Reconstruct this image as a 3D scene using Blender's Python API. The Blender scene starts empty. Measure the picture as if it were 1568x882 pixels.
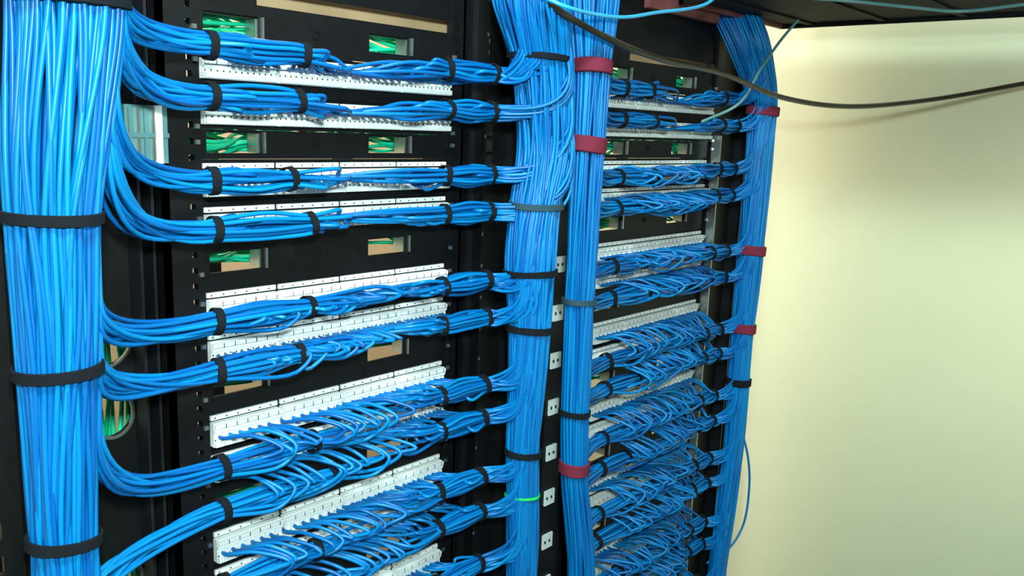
import bpy, math, random
import numpy as np
from mathutils import Matrix, Vector
H = 1.72           # height of the survey datum above the floor
random.seed(4); rng = np.random.default_rng(4)
scene = bpy.context.scene
try:
    scene.view_settings.view_transform = 'Standard'
except Exception: pass

# ------------------------------------------------------------ materials
def mat(name, col, rough=0.5, metal=0.0, coat=0.0, noise=0.0, nscale=20, bump=0.0, var=None, spec=None):
    m = bpy.data.materials.new(name); m.use_nodes = True
    nt = m.node_tree; b = nt.nodes['Principled BSDF']
    b.inputs['Base Color'].default_value = (*col, 1)
    b.inputs['Roughness'].default_value = rough
    b.inputs['Metallic'].default_value = metal
    b.inputs['Coat Weight'].default_value = coat
    b.inputs['Coat Roughness'].default_value = 0.15
    if spec is not None: b.inputs['Specular IOR Level'].default_value = spec
    tc = nt.nodes.new('ShaderNodeTexCoord')
    if noise > 0 or bump > 0:
        n = nt.nodes.new('ShaderNodeTexNoise'); n.inputs['Scale'].default_value = nscale
        n.inputs['Detail'].default_value = 4
        nt.links.new(tc.outputs['Object'], n.inputs['Vector'])
        if noise > 0:
            r = nt.nodes.new('ShaderNodeValToRGB')
            r.color_ramp.elements[0].position = 0.3; r.color_ramp.elements[1].position = 0.7
            r.color_ramp.elements[0].color = (*[c*(1-noise) for c in col], 1)
            r.color_ramp.elements[1].color = (*[min(1, c*(1+noise)) for c in col], 1)
            nt.links.new(n.outputs['Fac'], r.inputs['Fac']); nt.links.new(r.outputs['Color'], b.inputs['Base Color'])
        if bump > 0:
            bp = nt.nodes.new('ShaderNodeBump'); bp.inputs['Strength'].default_value = bump
            bp.inputs['Distance'].default_value = 0.002
            nt.links.new(n.outputs['Fac'], bp.inputs['Height']); nt.links.new(bp.outputs['Normal'], b.inputs['Normal'])
    if var:
        a = nt.nodes.new('ShaderNodeAttribute'); a.attribute_name = 'tone'
        r = nt.nodes.new('ShaderNodeValToRGB')
        r.color_ramp.elements[0].color = (*var[0], 1); r.color_ramp.elements[1].color = (*var[1], 1)
        nt.links.new(a.outputs['Fac'], r.inputs['Fac']); nt.links.new(r.outputs['Color'], b.inputs['Base Color'])
    return m
M_BLUE = mat('blue_pvc_jacket', (0, .17, .62), .36, var=((.0, .095, .36), (.0, .215, .56)), spec=.38)
M_GREEN = mat('green_pvc_jacket', (0, .32, .14), .4, var=((.0, .40, .21), (.01, .72, .40)))
M_BLACK = mat('black_powder_coat', (.004, .004, .005), .5, noise=.3, nscale=60, spec=.3)
M_TRAY = mat('tray_black', (.003, .003, .0035), .7, noise=.3, nscale=40, spec=.2)
M_DUCT = mat('black_steel_duct', (.012, .014, .018), .4, metal=.3, noise=.3, nscale=8)
M_VELCRO = mat('black_velcro', (.006, .008, .012), .9, bump=.6, nscale=900, spec=.2)
M_RED = mat('red_velcro', (.20, .022, .05), .85, bump=.6, nscale=900, spec=.2)
M_GREY = mat('grey_velcro', (.02, .06, .09), .8, bump=.5, nscale=900)
M_WHITE = mat('white_plastic', (.95, .99, .97), .45, noise=.03, nscale=300)
M_HOLE = mat('dark_recess', (.03, .035, .035), .8)
M_STEEL = mat('zinc_steel', (.5, .55, .55), .3, metal=.9, noise=.15, nscale=50)
M_TAN = mat('tan_wood', (.62, .42, .24), .6, noise=.15, nscale=12)
M_WALL = mat('cream_paint', (.70, .71, .50), .42, noise=.02, nscale=3, bump=.05)
M_WALLB = mat('tan_paint', (.78, .56, .36), .7, noise=.04, nscale=3)
M_FLOOR = mat('grey_vinyl', (.22, .22, .21), .5, noise=.15, nscale=9)
M_CEIL = mat('white_ceiling', (.6, .6, .56), .8, noise=.03, nscale=15)
M_CORD = mat('black_rubber', (.022, .016, .010), .3, coat=.3, noise=.3, nscale=30)
M_LBLUE = mat('light_blue_jacket', (.03, .38, .75), .3, coat=.3, noise=.1, nscale=30)
M_TEAL = mat('teal_jacket', (.12, .27, .28), .4, noise=.1, nscale=30)
M_BROWN = mat('rose_brown_paint', (.16, .045, .05), .5, noise=.25, nscale=20)
M_LABEL = mat('white_label', (.7, .78, .78), .5, noise=.08, nscale=200)
M_BRIGHTG = mat('bright_green_tie', (.02, .65, .10), .4, noise=.1, nscale=50)

# ------------------------------------------------------------ mesh helpers
class MB:
    def __init__(s): s.v = []; s.f = []; s.m = []; s.n = 0
    def box(s, x0, x1, y0, y1, z0, z1, mi=0):
        z0 += H; z1 += H; n = s.n
        s.v += [(x0,y0,z0),(x1,y0,z0),(x1,y1,z0),(x0,y1,z0),(x0,y0,z1),(x1,y0,z1),(x1,y1,z1),(x0,y1,z1)]
        for q in ((0,3,2,1),(4,5,6,7),(0,1,5,4),(1,2,6,5),(2,3,7,6),(3,0,4,7)):
            s.f.append(tuple(n+i for i in q)); s.m.append(mi)
        s.n += 8
    def plate(s, x0, x1, z0, z1, y0, y1, holes, mi=0):
        xs = sorted({x0, x1, *[h[0] for h in holes], *[h[1] for h in holes]})
        zs = sorted({z0, z1, *[h[2] for h in holes], *[h[3] for h in holes]})
        for a, b in zip(xs[:-1], xs[1:]):
            run = None
            for c, d in zip(zs[:-1], zs[1:]):
                hid = any(h[0] <= (a+b)/2 <= h[1] and h[2] <= (c+d)/2 <= h[3] for h in holes)
                if hid:
                    if run: s.box(a, b, y0, y1, run[0], run[1], mi); run = None
                else: run = (run[0], d) if run else (c, d)
            if run: s.box(a, b, y0, y1, run[0], run[1], mi)
    def ring(s, c, axis, r, w, t=.002, mi=0, seg=28, sq=1.0):
        c = Vector((c[0], c[1], c[2]+H)); ax = Vector(axis).normalized()
        u = ax.orthogonal().normalized(); vv = ax.cross(u); n = s.n
        for i in range(seg):
            a = 2*math.pi*i/seg; d = u*math.cos(a)+vv*math.sin(a)
            wob = 1+.03*math.sin(3*a+c.z*40)
            for rr, h in ((r*wob, -w/2), ((r+t)*wob, -w/2*.85), ((r+t)*wob, w/2*.85), (r*wob, w/2)):
                s.v.append(tuple(c+d*rr+ax*h))
        for i in range(seg):
            j = (i+1) % seg
            for k in range(4):
                l = (k+1) % 4
                s.f.append((n+4*i+k, n+4*i+l, n+4*j+l, n+4*j+k)); s.m.append(mi)
        s.n += 4*seg
    def disc_frame(s, cx, cz, r, half, y0, y1, mi=0, seg=32):
        n = s.n
        for y in (y0, y1):
            for i in range(seg):
                a = 2*math.pi*i/seg; ca, sa = math.cos(a), math.sin(a); k = half/max(abs(ca), abs(sa))
                s.v.append((cx+r*ca, y, H+cz+r*sa)); s.v.append((cx+k*ca, y, H+cz+k*sa))
        o = 2*seg
        for i in range(seg):
            j = (i+1) % seg
            s.f.append((n+2*i, n+2*i+1, n+2*j+1, n+2*j)); s.m.append(mi)
            s.f.append((n+o+2*i, n+o+2*j, n+o+2*j+1, n+o+2*i+1)); s.m.append(mi)
            s.f.append((n+2*i, n+2*j, n+o+2*j, n+o+2*i)); s.m.append(mi)
        s.n += 4*seg
    def make(s, name, mats, parent=None, smooth=False):
        me = bpy.data.meshes.new(name); me.from_pydata(s.v, [], s.f)
        for m in mats: me.materials.append(m)
        me.polygons.foreach_set('material_index', s.m)
        if smooth: me.polygons.foreach_set('use_smooth', [True]*len(s.f))
        me.update()
        o = bpy.data.objects.new(name, me); scene.collection.objects.link(o)
        if parent: o.parent = parent
        return o
def empty(name):
    o = bpy.data.objects.new(name, None); scene.collection.objects.link(o); return o

def tubes(name, paths, r, material, parent=None, sides=7):
    V = []; F = []; T = []; n = 0
    ang = np.linspace(0, 2*np.pi, sides, endpoint=False)
    ca, sa = np.cos(ang)[:, None], np.sin(ang)[:, None]
    for P in paths:
        P = np.asarray(P, float).copy(); P[:, 2] += H
        N = len(P); t = np.gradient(P, axis=0); t /= np.linalg.norm(t, axis=1)[:, None]+1e-9
        ref = np.array([.3, 1, .1]); ref = ref-t[0]*ref.dot(t[0]); ref /= np.linalg.norm(ref)
        rings = []; tone = rng.random()
        for i in range(N):
            ref = ref-t[i]*ref.dot(t[i]); ref /= np.linalg.norm(ref)+1e-9
            b = np.cross(t[i], ref); rings.append(P[i]+r*(ca*ref+sa*b))
        V.append(np.concatenate(rings))
        i = np.arange(N-1)[:, None]*sides; k = np.arange(sides)[None, :]; k2 = (k+1) % sides
        F.append((np.stack([i+k, i+k2, i+sides+k2, i+sides+k], -1).reshape(-1, 4))+n)
        T.append(np.full(N*sides, tone)); n += N*sides
    V = np.concatenate(V); F = np.concatenate(F); T = np.concatenate(T)
    me = bpy.data.meshes.new(name)
    me.vertices.add(len(V)); me.vertices.foreach_set('co', V.ravel().astype(np.float32))
    me.loops.add(F.size); me.loops.foreach_set('vertex_index', F.ravel().astype(np.int32))
    me.polygons.add(len(F)); me.polygons.foreach_set('loop_start', np.arange(0, F.size, 4, dtype=np.int32))
    me.update(calc_edges=True)
    me.polygons.foreach_set('use_smooth', np.ones(len(F), dtype=bool))
    at = me.attributes.new('tone', 'FLOAT', 'POINT'); at.data.foreach_set('value', T.astype(np.float32))
    me.materials.append(material)
    o = bpy.data.objects.new(name, me); scene.collection.objects.link(o)
    if parent: o.parent = parent
    return o

def catmull(pts, per=6):
    P = np.array(pts, float); P = np.vstack([2*P[0]-P[1], P, 2*P[-1]-P[-2]]); out = []
    for i in range(1, len(P)-2):
        p0, p1, p2, p3 = P[i-1:i+3]
        t0 = 0; t1 = t0+max(1e-4, np.linalg.norm(p1-p0))**.5; t2 = t1+max(1e-4, np.linalg.norm(p2-p1))**.5; t3 = t2+max(1e-4, np.linalg.norm(p3-p2))**.5
        for t in np.linspace(t1, t2, per, endpoint=False):
            A1 = (t1-t)/(t1-t0)*p0+(t-t0)/(t1-t0)*p1; A2 = (t2-t)/(t2-t1)*p1+(t-t1)/(t2-t1)*p2; A3 = (t3-t)/(t3-t2)*p2+(t-t2)/(t3-t2)*p3
            B1 = (t2-t)/(t2-t0)*A1+(t-t0)/(t2-t0)*A2; B2 = (t3-t)/(t3-t1)*A2+(t-t1)/(t3-t1)*A3
            out.append((t2-t)/(t2-t1)*B1+(t-t1)/(t2-t1)*B2)
    out.append(P[-2]); return np.array(out)
def bezier(a, b, c, d, n):
    t = np.linspace(0, 1, n)[:, None]; a, b, c, d = map(np.array, (a, b, c, d))
    return (1-t)**3*a+3*(1-t)**2*t*b+3*(1-t)*t*t*c+t**3*d

CR = .0031
# ------------------------------------------------------------ room
WX = 2.56
def slab(name, x0, x1, y0, y1, z0, z1, m):
    b = MB(); b.box(x0, x1, y0, y1, z0-H, z1-H); return b.make(name, [m])
slab('floor', -1.6, WX+.1, -2.0, 2.3, -.1, 0, M_FLOOR)
slab('ceiling', -1.6, WX+.1, -2.0, 2.3, 2.95, 3.05, M_CEIL)
slab('wall_right', WX, WX+.1, -2.0, 2.3, 0, 2.95, M_WALL)
slab('wall_left', -1.6, -1.5, -2.0, 2.3, 0, 2.95, M_WALL)
slab('wall_back', -1.5, WX, 2.2, 2.3, 0, 2.95, M_WALLB)
slab('wall_front', -1.5, WX, -2.0, -1.9, 0, 2.95, M_WALL)
slab('baseboard_right', WX-.015, WX, -1.9, 2.2, 0, .1, M_BLACK)

# ------------------------------------------------------------ rack layout
G = [.087, -.064, -.246, -.428, -.61, -.792, -.974, -1.156]
DR = .061; PB = .042
ROWS = []
for g in G: ROWS += [g, g-DR]
BZ = [.090, .026, -.082, -.148, -.272, -.342, -.482, -.546, -.662, -.732, -.840, -.908, -1.022, -1.088, -1.20, -1.27]

def port_x(x0):
    out = []
    for k in range(4):
        for j in range(6): out.append(x0+.012+k*.1165+j*.0176)
    return out

for ri, X0 in enumerate((.60, 1.525)):
    X1 = X0+.465
    rack = empty('network_rack')
    b = MB()
    hl = []; z = -1.48
    while z < .62:
        hl.append((X0-.020, X0-.012, z, z+.008)); z += .0222
    b.plate(X0-.055, X0-.002, -H+.02, .75, 1.100, 1.112, hl)
    b.plate(X1+.003, X1+.035, -H+.02, .75, 1.100, 1.112, [(h[0]+.033+.465, h[1]+.030+.465, h[2], h[3]) for h in hl])
    b.box(X0-.055, X0-.049, 1.100, 1.20, -H+.02, .75)
    b.box(X1+.030, X1+.035, 1.100, 1.20, -H+.02, .75)
    b.box(X0-.055, X0-.01, 1.13, 1.135, -H+.02, .75)
    for x in (X0-.05, X1): b.box(x, x+.04, 1.95, 1.99, -H+.02, .75)
    for z in (-H, .75):
        b.box(X0-.055, X1+.035, 1.100, 1.14, z, z+.05); b.box(X0-.055, X1+.035, 1.95, 1.99, z, z+.05)
        b.box(X0-.055, X0-.015, 1.14, 1.95, z, z+.05); b.box(X1-.005, X1+.035, 1.14, 1.95, z, z+.05)
    b.make('frame', [M_BLACK], rack)
    sc = MB()
    for g in G:
        for dz in (-.012, -.074, -.10, .03):
            for x in (X0-.008, X1+.008): sc.box(x-.003, x+.003, 1.096, 1.100, g+dz-.003, g+dz+.003)
    sc.make('rack_screws', [M_STEEL], rack)
    for zi, zt in enumerate(ROWS):
        p = MB(); pb = DR-.006 if zi % 2 == 0 else PB
        hb = pb-.004 if zi % 2 else .045
        if zi < 2: hb = .036
        p.box(X0-.003, X1+.003, 1.108, 1.114, zt-pb, zt+.006, 0)
        p.box(X0-.003, X1+.003, 1.102, 1.108, zt-pb, zt-pb+.003, 0)
        for k in range(4):
            xa = X0+.003+k*.1165; xb = xa+.111
            p.box(xa, xb, 1.104, 1.108, zt-.0060, zt+.001, 1)
            p.box(xa, xb, 1.097, 1.108, zt-hb, zt-.0090, 1)
            p.box(xa, xb, 1.094, 1.097, zt-.0225, zt-.0180, 1)
            nt_ = 24; pw = (xb-xa)/nt_
            for j in range(nt_):
                x = xa+pw*(j+.1)
                p.box(x, x+pw*.8, 1.092, 1.097, zt-.0165, zt-.0100, 1)
                p.box(x, x+pw*.8, 1.092, 1.097, zt-hb+.001, zt-hb+.0085, 1)
                if j % 2 == 0: p.box(x+pw*.1, x+pw*.5, 1.0962, 1.097, zt-hb+.0095, zt-hb+.0120, 2)
                if j % 4 == 1: p.box(x, x+pw*.5, 1.1035, 1.104, zt-.0040, zt-.0020, 2)
            for j in range(6):
                x = xa+.009+j*.0176
                p.box(x-.0008, x+.0008, 1.0935, 1.097, zt-hb+.0125, zt-.0235, 1)
                p.box(x+.0075, x+.0085, 1.0915, 1.0962, zt-.0170, zt-.0105, 2)
        p.make('patch_panel', [M_BLACK, M_WHITE, M_HOLE])
    for gi, g in enumerate(G):
        z1 = (G[gi-1]-DR-PB-.001) if gi else .156
        z0 = g+.007
        c = (.125, -.034)[gi] if gi < 2 else g+.044
        holes = [(X0+.008, X0+.092, c-.015, c+.015), (X0+.29, X0+.372, c-.014, c+.014)]
        p = MB(); p.plate(X0-.003, X1+.003, z0, z1, 1.104, 1.109, holes)
        for h in holes:
            p.box(h[1]-.002, h[1], 1.109, 1.135, h[2], h[3], 1)
            p.box(h[0], h[0]+.002, 1.109, 1.125, h[2], h[3], 0)
            p.box(h[0], h[1], 1.109, 1.125, h[3]-.002, h[3], 0)
            p.box(h[1]+.004, h[1]+.007, 1.100, 1.104, h[2], h[3], 1)
        p.ring((X0+.19, 1.1035, c), (0, 1, 0), .005, .002, .002, 0, 12)
        p.make('cable_pass_panel', [M_BLACK, M_STEEL])
    p = MB(); p.box(X0-.003, X1+.003, 1.104, 1.11, .176, .75); p.box(X0-.003, X0+.09, 1.104, 1.11, .156, .176)
    p.make('blanking_panel', [M_BLACK])
    p = MB(); p.box(X0-.03, X1+.03, 1.14, 1.16, .145, .185); p.make('wooden_batten', [M_TAN])
    paths = []
    for gi, g in enumerate(G):
        c = (.125, -.034)[gi] if gi < 2 else g+.044
        for k in range(16):
            z = c+rng.uniform(-.014, .018)
            pts = [(X0-.02+.065*j, 1.160+rng.uniform(-.010, .03), z+rng.uniform(-.013, .013)+.010*(j in (5, 6))) for j in range(9)]
            paths.append(catmull(pts, 4))
    tubes('green_cable_run', paths, .0030, M_GREEN)

def duct(x0, x1, yb, round_z=None):
    d = MB()
    if round_z:
        cx, r, hf = .478, .030, .045
        hs = [(cx-hf, cx+hf, z-hf, z+hf) for z in round_z]
        d.plate(x0, x1, -H, .9, yb, yb+.006, hs, 0)
        for z in round_z:
            d.disc_frame(cx, z, r, hf, yb, yb+.006, 0)
            d.ring((cx, yb, z), (0, 1, 0), r, .006, .0035, 2, 36)
    else: d.box(x0, x1, yb, yb+.006, -H, .9, 0)
    for x in (x0, x0+.022, x1-.03, x1-.012): d.box(x, x+.004, yb-.035, yb, -H, .9, 1)
    d.make('vertical_cable_duct', [M_BLACK, M_DUCT, M_STEEL])
duct(.345, .542, 1.145, round_z=(-.407, -.305, -.65))
duct(1.103, 1.30, 1.150)
duct(1.30, 1.468, 1.150)
duct(2.03, 2.25, 1.150)
paths = []
for k in range(16):
    pts = [(.45+.006*k+rng.uniform(-.01, .01), 1.19+rng.uniform(0, .02), -1.2+.12*j+rng.uniform(-.02, .02)) for j in range(10)]
    paths.append(catmull(pts, 5))
tubes('green_cable_drop', paths, .0030, M_GREEN)
c = MB(); c.box(1.112, 1.150, 1.118, 1.122, -H, .9, 0); c.box(1.150, 1.156, 1.095, 1.122, -H, .9, 1); c.box(1.104, 1.108, 1.09, 1.12, -H, .9, 1)
for i in range(30):
    z = .4-i*.06; c.box(1.151, 1.155, 1.0945, 1.095, z, z+.006, 2)
c.make('steel_channel', [M_DUCT, M_BLACK, M_STEEL])
lr = MB(); lr.box(1.375, 1.435, 1.105, 1.112, -H, .85, 0)
for i in range(9):
    z = -.278-i*.1045; lr.box(1.385, 1.418, 1.101, 1.105, z-.017, z+.017, 1); lr.box(1.389, 1.393, 1.0995, 1.101, z-.003, z+.003, 0); lr.box(1.404, 1.408, 1.0995, 1.101, z-.003, z+.003, 0)
lr.make('labelled_rail', [M_BLACK, M_LABEL])
kb = MB()
for z in (-.005, -.035, -.065):
    kb.box(1.165, 1.215, 1.135, 1.150, z-.011, z+.011, 0); kb.box(1.170, 1.176, 1.132, 1.135, z-.008, z+.008, 1); kb.box(1.184, 1.187, 1.132, 1.135, z-.008, z+.008, 1)
kb.make('duct_latch', [M_DUCT, M_STEEL])
bu = MB()
for k in range(4): bu.ring((1.175, 1.128, .155-.010*k), (0, 0, 1), .0005, .009, .011-.001*(k % 2), 0, 20)
bu.make('cream_bushing', [M_TAN])
fl = MB(); hs = [(.305, .322, -1.4+i*.044, -1.4+i*.044+.024) for i in range(44)]
fl.plate(.20, .345, -H, .85, 1.10, 1.108, hs, 0); fl.make('perforated_rail', [M_BLACK])
zs = MB(); zs.box(2.000, 2.006, 1.075, 1.098, -H, .0, 0); zs.box(1.996, 2.03, 1.098, 1.102, -H, .5, 1); zs.make('zinc_edge_rail', [M_STEEL, M_BLACK])
lb = MB(); lb.box(.492, .548, 1.093, 1.10, -.062, .012, 0)
for i in range(5): lb.box(.496+i*.010, .500+i*.010, 1.089, 1.093, -.058, .008, 1 if i % 2 else 0)
lb.box(.530, .539, 1.088, 1.093, -.062, .012, 2); lb.box(.492, .548, 1.0885, 1.093, -.029, -.023, 0); lb.make('latch_plate', [M_TEAL, M_STEEL, M_WHITE])

# ------------------------------------------------------------ vertical bundles
class Bundle:
    def __init__(s, ctrl):
        c = np.array(sorted(ctrl, key=lambda q: q[2])); s.z = c[:, 2]
        zz = np.linspace(s.z[0], s.z[-1], 260); k = np.hanning(13); k /= k.sum()
        s.zz = zz; s.c = []
        for col in (0, 1, 3):
            y = np.interp(zz, s.z, c[:, col]); yp = np.pad(y, 6, mode='edge'); s.c.append(np.convolve(yp, k, 'valid'))
    def at(s, z): return [np.interp(z, s.zz, q) for q in s.c]
    def cables(s, name, n_out, parent, amp=.16):
        zs = np.concatenate([np.linspace(1.2, .35, 14, endpoint=False), np.linspace(.35, -1.15, 105, endpoint=False), np.linspace(-1.15, -1.66, 8)])
        x, y, R = s.at(zs); paths = []
        lay = [(n_out, 1.0), (int(n_out*.85), .9), (int(n_out*.5), .72)]
        for n, f in lay:
            for i in range(n):
                th0 = 2*np.pi*(i+rng.uniform(-.25, .25))/n; p1, p2, p3 = rng.uniform(0, 6.28, 3)
                th = th0+amp*np.sin(zs*rng.uniform(4, 9)+p1)+amp*.5*np.sin(zs*rng.uniform(10, 17)+p2)
                rr = (R-CR)*f+.003*np.sin(zs*rng.uniform(6, 13)+p3)
                paths.append(np.stack([x+rr*np.cos(th), y+rr*np.sin(th), zs], 1))
        tubes(name, paths, CR, M_BLUE, parent)
    def straps(s, parent, lst):
        for i, (z, w, m) in enumerate(lst):
            x, y, R = s.at(z); b = MB(); b.ring((x, y, z), (random.uniform(-.05, .12), random.uniform(-.05, .05), 1), R+.0035, w, .0028, 0, 40)
            b.make('strap_%d' % (i+1), [m], parent, smooth=False)
BL = Bundle([(.39,.99,1.2,.058),(.390,.99,.103,.057),(.369,.99,-.05,.051),(.363,.99,-.112,.045),(.360,.99,-.28,.041),(.352,.99,-.49,.034),(.352,.99,-.6,.034),(.35,.99,-1.7,.034)])
BA = Bundle([(1.15,1.0,1.2,.07),(1.150,1.0,.215,.068),(1.19,1.0,.122,.052),(1.212,1.0,-.037,.048),(1.186,1.0,-.15,.044),(1.182,1.0,-.238,.046),(1.188,1.0,-.362,.038),(1.182,1.0,-.604,.030),(1.195,1.0,-.824,.030),(1.195,1.0,-1.7,.030)])
BB = Bundle([(1.296,.97,1.2,.045),(1.296,.97,.232,.045),(1.300,.97,.118,.032),(1.298,.97,-.023,.030),(1.295,.97,-.321,.028),(1.301,.97,-.545,.026),(1.31,.97,-.68,.025),(1.351,.97,-.886,.028),(1.36,.97,-1.7,.028)])
BR = Bundle([(1.99,1.14,1.2,.06),(1.99,1.12,.4,.06),(2.01,1.03,.234,.054),(2.065,1.0,.10,.038),(2.067,1.0,.065,.034),(2.068,1.0,-.29,.032),(2.064,1.0,-.496,.028),(2.068,1.0,-.868,.026),(2.040,1.0,-1.154,.024),(2.035,1.0,-1.7,.022)])
eL = empty('network_cable_bundle'); BL.cables('cables', 52, eL)
BL.straps(eL, [(.120,.018,M_VELCRO),(-.112,.013,M_VELCRO),(-.283,.014,M_VELCRO),(-.487,.014,M_VELCRO),(-.8,.014,M_VELCRO)])
eA = empty('network_cable_bundle'); BA.cables('cables', 50, eA)
BA.straps(eA, [(.122,.011,M_VELCRO),(-.135,.012,M_GREY),(-.258,.012,M_VELCRO),(-.366,.013,M_VELCRO),(-.606,.013,M_VELCRO),(-.95,.013,M_VELCRO)])
eB = empty('network_cable_bundle'); BB.cables('cables', 32, eB, .1)
BB.straps(eB, [(.115,.026,M_RED),(-.025,.030,M_RED),(-.322,.011,M_GREY),(-.546,.012,M_VELCRO),(-.663,.026,M_RED),(-1.0,.026,M_RED)])
eR = empty('network_cable_bundle'); BR.cables('cables', 36, eR, .12)
BR.straps(eR, [(.065,.024,M_RED),(-.290,.026,M_RED),(-.498,.026,M_RED),(-.644,.02,M_VELCRO)])

# ------------------------------------------------------------ branches
def branch(store, straps, bun, bz, leave, th, t1, t2, d, ports, zport, loop, out, jit, spread=.5, yb=1.045):
    n = len(ports); order = sorted(ports, key=lambda x: x*d)
    for i, xp in enumerate(order):
        k = (i*7) % n; r = .0034*math.sqrt(k+.5); a = k*2.4+bz*9
        oy, oz = r*math.cos(a), r*math.sin(a)
        zs = bz+leave+rng.uniform(-.022, .022); sg = 1 if leave >= 0 else -1
        ang = th+rng.uniform(-spread, spread)
        pre = []
        for dz, f in ((.22, .72), (.15, .86), (.07, .98)):
            x, y, R = bun.at(zs+sg*dz); pre.append((x+R*f*math.cos(ang+dz), y+R*f*math.sin(ang+dz), zs+sg*dz))
        x, y, R = bun.at(zs); Ps = np.array((x+(R*1.0+.001)*math.cos(ang), y+(R*1.0+.001)*math.sin(ang), zs))
        T1 = np.array((t1, yb+oy, bz+oz)); L = abs(T1[0]-Ps[0])
        k1 = max(.025, abs(leave)*.8)*rng.uniform(.8, 1.2); a1 = catmull(pre+[tuple(Ps)], 5)
        fwd = -.05 if th > 5 else 0
        bz1 = bezier(Ps, Ps+np.array((0, fwd*.6, -sg*k1)), T1-np.array((d*L*.55, rng.uniform(-.010, .010)-fwd*1.2, rng.uniform(-.006, .018))), T1, 14)
        pts = [tuple(T1)]
        xr = xp+d*(loop*.6)
        if (xr-t2)*d > 0:
            pts.append(((t1+t2)/2, yb+oy*1.3+rng.uniform(-.003, .003), bz+oz*1.3+rng.uniform(-.003, .003)))
            pts.append((t2, yb+oy, bz+oz*.9))
        far = pts[-1][0]
        if loop > .012:
            lp = loop*rng.uniform(.6, 1.4)
            j = rng.uniform(-jit, jit); j2 = rng.uniform(-jit, jit)
            xr = xp+d*lp*.9
            if (xr-far)*d > .015: pts.append((xr-d*.012, yb+oy*1.4-out*.3, bz+oz*1.3-.004+j2*.4))
            pts.append((xr+d*.010+j, yb-out+j2*.6, (bz*.55+zport*.45)+j*.4))
            pts.append((xp+d*lp*.5+j*.5, yb-out*.2+.015, zport+.005+j2*.4))
            pts.append((xp, 1.088, zport)); pts.append((xp, 1.1, zport))
        else:
            m = abs(xp-far)
            if m > .05:
                q = far+(xp-far)*.5
                pts.append((q, yb+oy*1.7+rng.uniform(-.006, .006), bz*.85+zport*.15+oz*1.2+rng.uniform(-.005, .005)))
            ap = min(.042, m*.4+.006)
            pts.append((xp-d*ap, yb+.016, bz*.4+zport*.6+oz*.5))
            pts.append((xp-d*ap*.25, 1.080, zport)); pts.append((xp, 1.1, zport))
        store.append(np.vstack([a1[:-1], bz1[:-1], catmull(pts, 6)]))
    straps.ring((t1, yb, bz), (1, random.uniform(-.15, .15), random.uniform(-.15, .15)), .0170, .013, .002, 0, 18)
    straps.ring((t2, yb, bz), (1, random.uniform(-.2, .2), random.uniform(-.15, .15)), .0158, .012, .002, 0, 18)

def spreadports(a, n): return [float(q) for q in np.interp(np.linspace(0, len(a)-1, n), np.arange(len(a)), a)]
PX = port_x(.60); PX2 = port_x(1.525)
leaveL = [.03,.06,.09,.12,.05,.06,.11,-.030,.07,.08,.07,.07,.07,.07,.07,.07]
t2L = [.726,.716,.70,.735,.73,.715,.735,.77,.74,.75,.74,.74,.74,.74,.74,.74]
sL, mL = [], MB(); sA, mA = [], MB(); sB, mB_ = [], MB(); sR, mR = [], MB()
for i, zt in enumerate(ROWS):
    zp = zt-(.015, .015, .020, .020)[i] if i < 4 else zt-.030; bz = BZ[i]
    loop = .010 if i < 4 else (.026 if i < 6 else .040); out = .004 if i < 4 else (.016 if i < 6 else .028)
    branch(sL, mL, BL, bz, leaveL[i], -.1, .583, t2L[i], 1, spreadports(PX[(2 if i < 4 else 0):14], 19 if i < 6 else 15), zp, loop, out, .009)
    la = [.03,.10,.15,.13,.02,.05,.05,.06,.05,.05,.06,.05,.06,.06,.06,.06][i]
    tha = [3.6,5.3,5.5,5.4,3.7,3.8,3.7,3.9,3.7,3.8,3.7,3.8,3.7,3.8,3.7,3.8][i]
    branch(sA, mA, BA, bz+(.012 if i > 5 else 0), la, tha, 1.112, 1.005, -1, spreadports(PX[(8 if i < 4 else 11):], 19), zp, .010, .004, .005, .45)
    lo = .012 if i < 2 else .036+.026*(i % 2); ou = .006 if i < 2 else .032+.015*(i % 2)
    branch(sB, mB_, BB, bz-(.0 if i < 2 else .012), .05+.02*(i % 2), -.2 if i > 1 else .3, 1.50, 1.60+.02*(i % 3), 1, spreadports(PX2[:14], 18), zp, lo, ou, .018, .6, 1.04)
    branch(sR, mR, BR, bz-(.0 if i < 4 else .02), .05, 3.6, 2.008, 1.935, -1, spreadports(PX2[10:], 19), zp, .010, .004, .008, .5)
tubes('branch_cables', sL, CR, M_BLUE, eL); mL.make('branch_ties', [M_VELCRO], eL)
tubes('branch_cables', sA, CR, M_BLUE, eA); mA.make('branch_ties', [M_VELCRO], eA)
tubes('branch_cables', sB, CR, M_BLUE, eB); mB_.make('branch_ties', [M_VELCRO], eB)
tubes('branch_cables', sR, CR, M_BLUE, eR); mR.make('branch_ties', [M_VELCRO], eR)

# ------------------------------------------------------------ loose cables
tubes('black_power_cord', [catmull([(1.13,.95,.21),(1.171,.93,.187),(1.29,.91,.155),(1.415,.9,.1377),(1.62,.88,.125),(1.854,.85,.0878),(2.057,.78,.0785),(2.283,.66,.1067),(2.425,.5,.152),(2.5,.3,.2),(2.5,-.1,.3),(2.5,-.3,.6),(2.5,-.3,1.22)], 10)], .006, M_CORD, sides=12)
tubes('light_blue_patch_cable', [catmull([(1.10,.93,.21),(1.125,.9,.1956),(1.204,.9,.193),(1.29,.9,.198),(1.383,.9,.216),(1.593,.9,.266),(1.64,.9,.32),(1.65,.9,.6),(1.65,.9,1.22)], 10)], .0034, M_LBLUE, sides=10)
tubes('teal_loose_cable', [catmull([(2.09,.94,.286),(2.03,.95,.235),(1.934,.95,.159),(1.835,.95,.072),(1.80,1.02,.03)], 10)], .0035, M_TEAL, sides=10)
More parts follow.
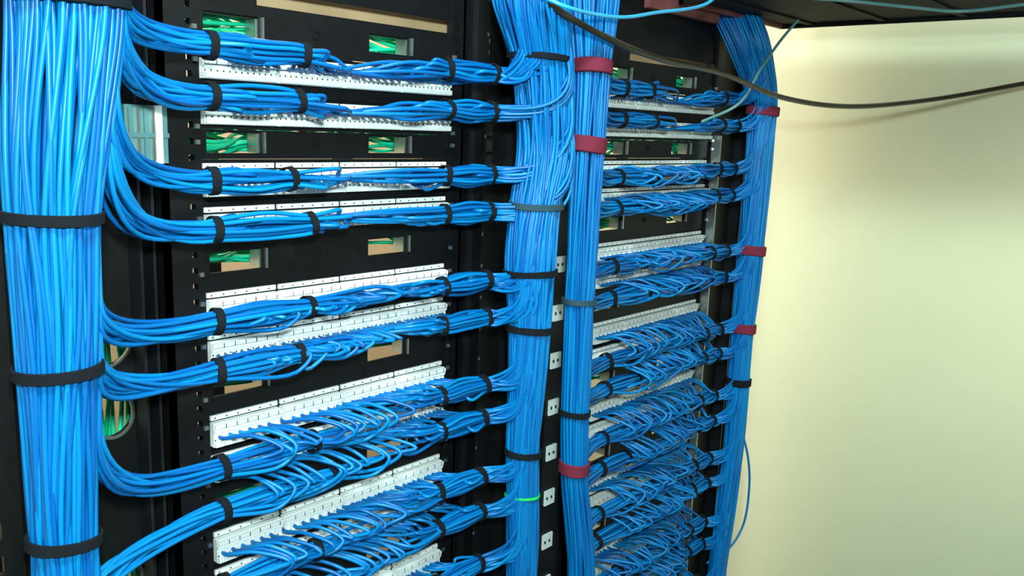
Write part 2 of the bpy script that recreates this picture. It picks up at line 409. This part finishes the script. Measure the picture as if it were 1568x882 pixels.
tubes('teal_tray_cable', [catmull([(1.78,.78,.286),(1.806,.695,.277),(1.877,.60,.268),(1.92,.528,.262),(1.92,.416,.268),(1.93,.2,.286)], 10)], .0035, M_TEAL, sides=10)
tubes('loose_blue_cable', [catmull([(2.07,.98,-.78),(2.10,.97,-.86),(2.125,.97,-.95),(2.11,.97,-1.06),(2.07,.985,-1.12),(2.03,1.03,-1.17)], 10)], .0031, M_BLUE, sides=10)
gt = MB(); x, y, R = BA.at(-.70); gt.ring((x, y, -.695), (.1, .1, 1), R+.003, .005, .002, 0, 36); gt.make('green_cable_tie', [M_BRIGHTG])

t = MB()
t.box(1.70, 2.19, -.6, 1.03, .290, .296, 0)
t.box(2.19, 2.20, -.6, 1.035, .28, .36, 0); t.box(1.69, 1.70, -.6, 1.035, .28, .36, 0)
t.box(1.69, 2.20, 1.025, 1.035, .28, .36, 1)
for i in range(9): t.box(1.70, 2.19, -.5+i*.18, -.48+i*.18, .285, .290, 0)
t.box(1.60, 1.90, 1.05, 1.065, .262, .30, 1)
for x in (1.72, 2.16):
    for yy in (-.4, .9): t.box(x, x+.012, yy, yy+.012, .29, 1.22, 0)
t.make('overhead_cable_tray', [M_TRAY, M_BROWN])

# ------------------------------------------------------------ lights
def area(name, loc, target, size, power, col=(1, 1, 1)):
    l = bpy.data.lights.new(name, 'AREA'); l.size = size; l.energy = power; l.color = col
    o = bpy.data.objects.new(name, l); o.location = (loc[0], loc[1], loc[2]+H); scene.collection.objects.link(o)
    dv = Vector((target[0], target[1], target[2]+H))-o.location; o.rotation_euler = dv.to_track_quat('-Z', 'Y').to_euler(); return o
area('ceiling_light', (.15, .05, 1.1), (.7, 1.1, -.2), .35, 46, (.76, 1, .96))
area('camera_side_light', (-.05, -.15, .22), (.75, 1.1, -.28), .10, 30, (.78, 1, .96))
area('rear_aisle_light', (1.3, 1.75, 1.15), (1.3, 2.0, -.3), 1.2, 75, (1, .95, .85))
s = bpy.data.lights.new('added_wall_glow_spot', 'SPOT'); s.energy = 70; s.spot_size = 1.0; s.spot_blend = 1; s.shadow_soft_size = .12; s.color = (1, .98, .84)  # unseen spot added only to produce the soft glow on the right wall
so = bpy.data.objects.new('added_wall_glow_spot', s); so.location = (1.3, -.4, H+.45); scene.collection.objects.link(so)
so.rotation_euler = (Vector((WX, .46, H-.24))-so.location).to_track_quat('-Z', 'Y').to_euler()
w = bpy.data.worlds.new('room_ambient'); w.use_nodes = True; scene.world = w
w.node_tree.nodes['Background'].inputs[0].default_value = (.6, .7, .7, 1); w.node_tree.nodes['Background'].inputs[1].default_value = .1

cam = bpy.data.cameras.new('camera'); co = bpy.data.objects.new('camera', cam); scene.collection.objects.link(co)
cam.sensor_width = 36; cam.lens = 30.08; cam.clip_start = .02
R = Matrix(((.6659, .1131, -.7374), (-.7451, .1491, -.6500), (.0363, .9823, .1836)))
M4 = R.to_4x4(); M4.translation = Vector((0, 0, H)); co.matrix_world = M4
scene.camera = co
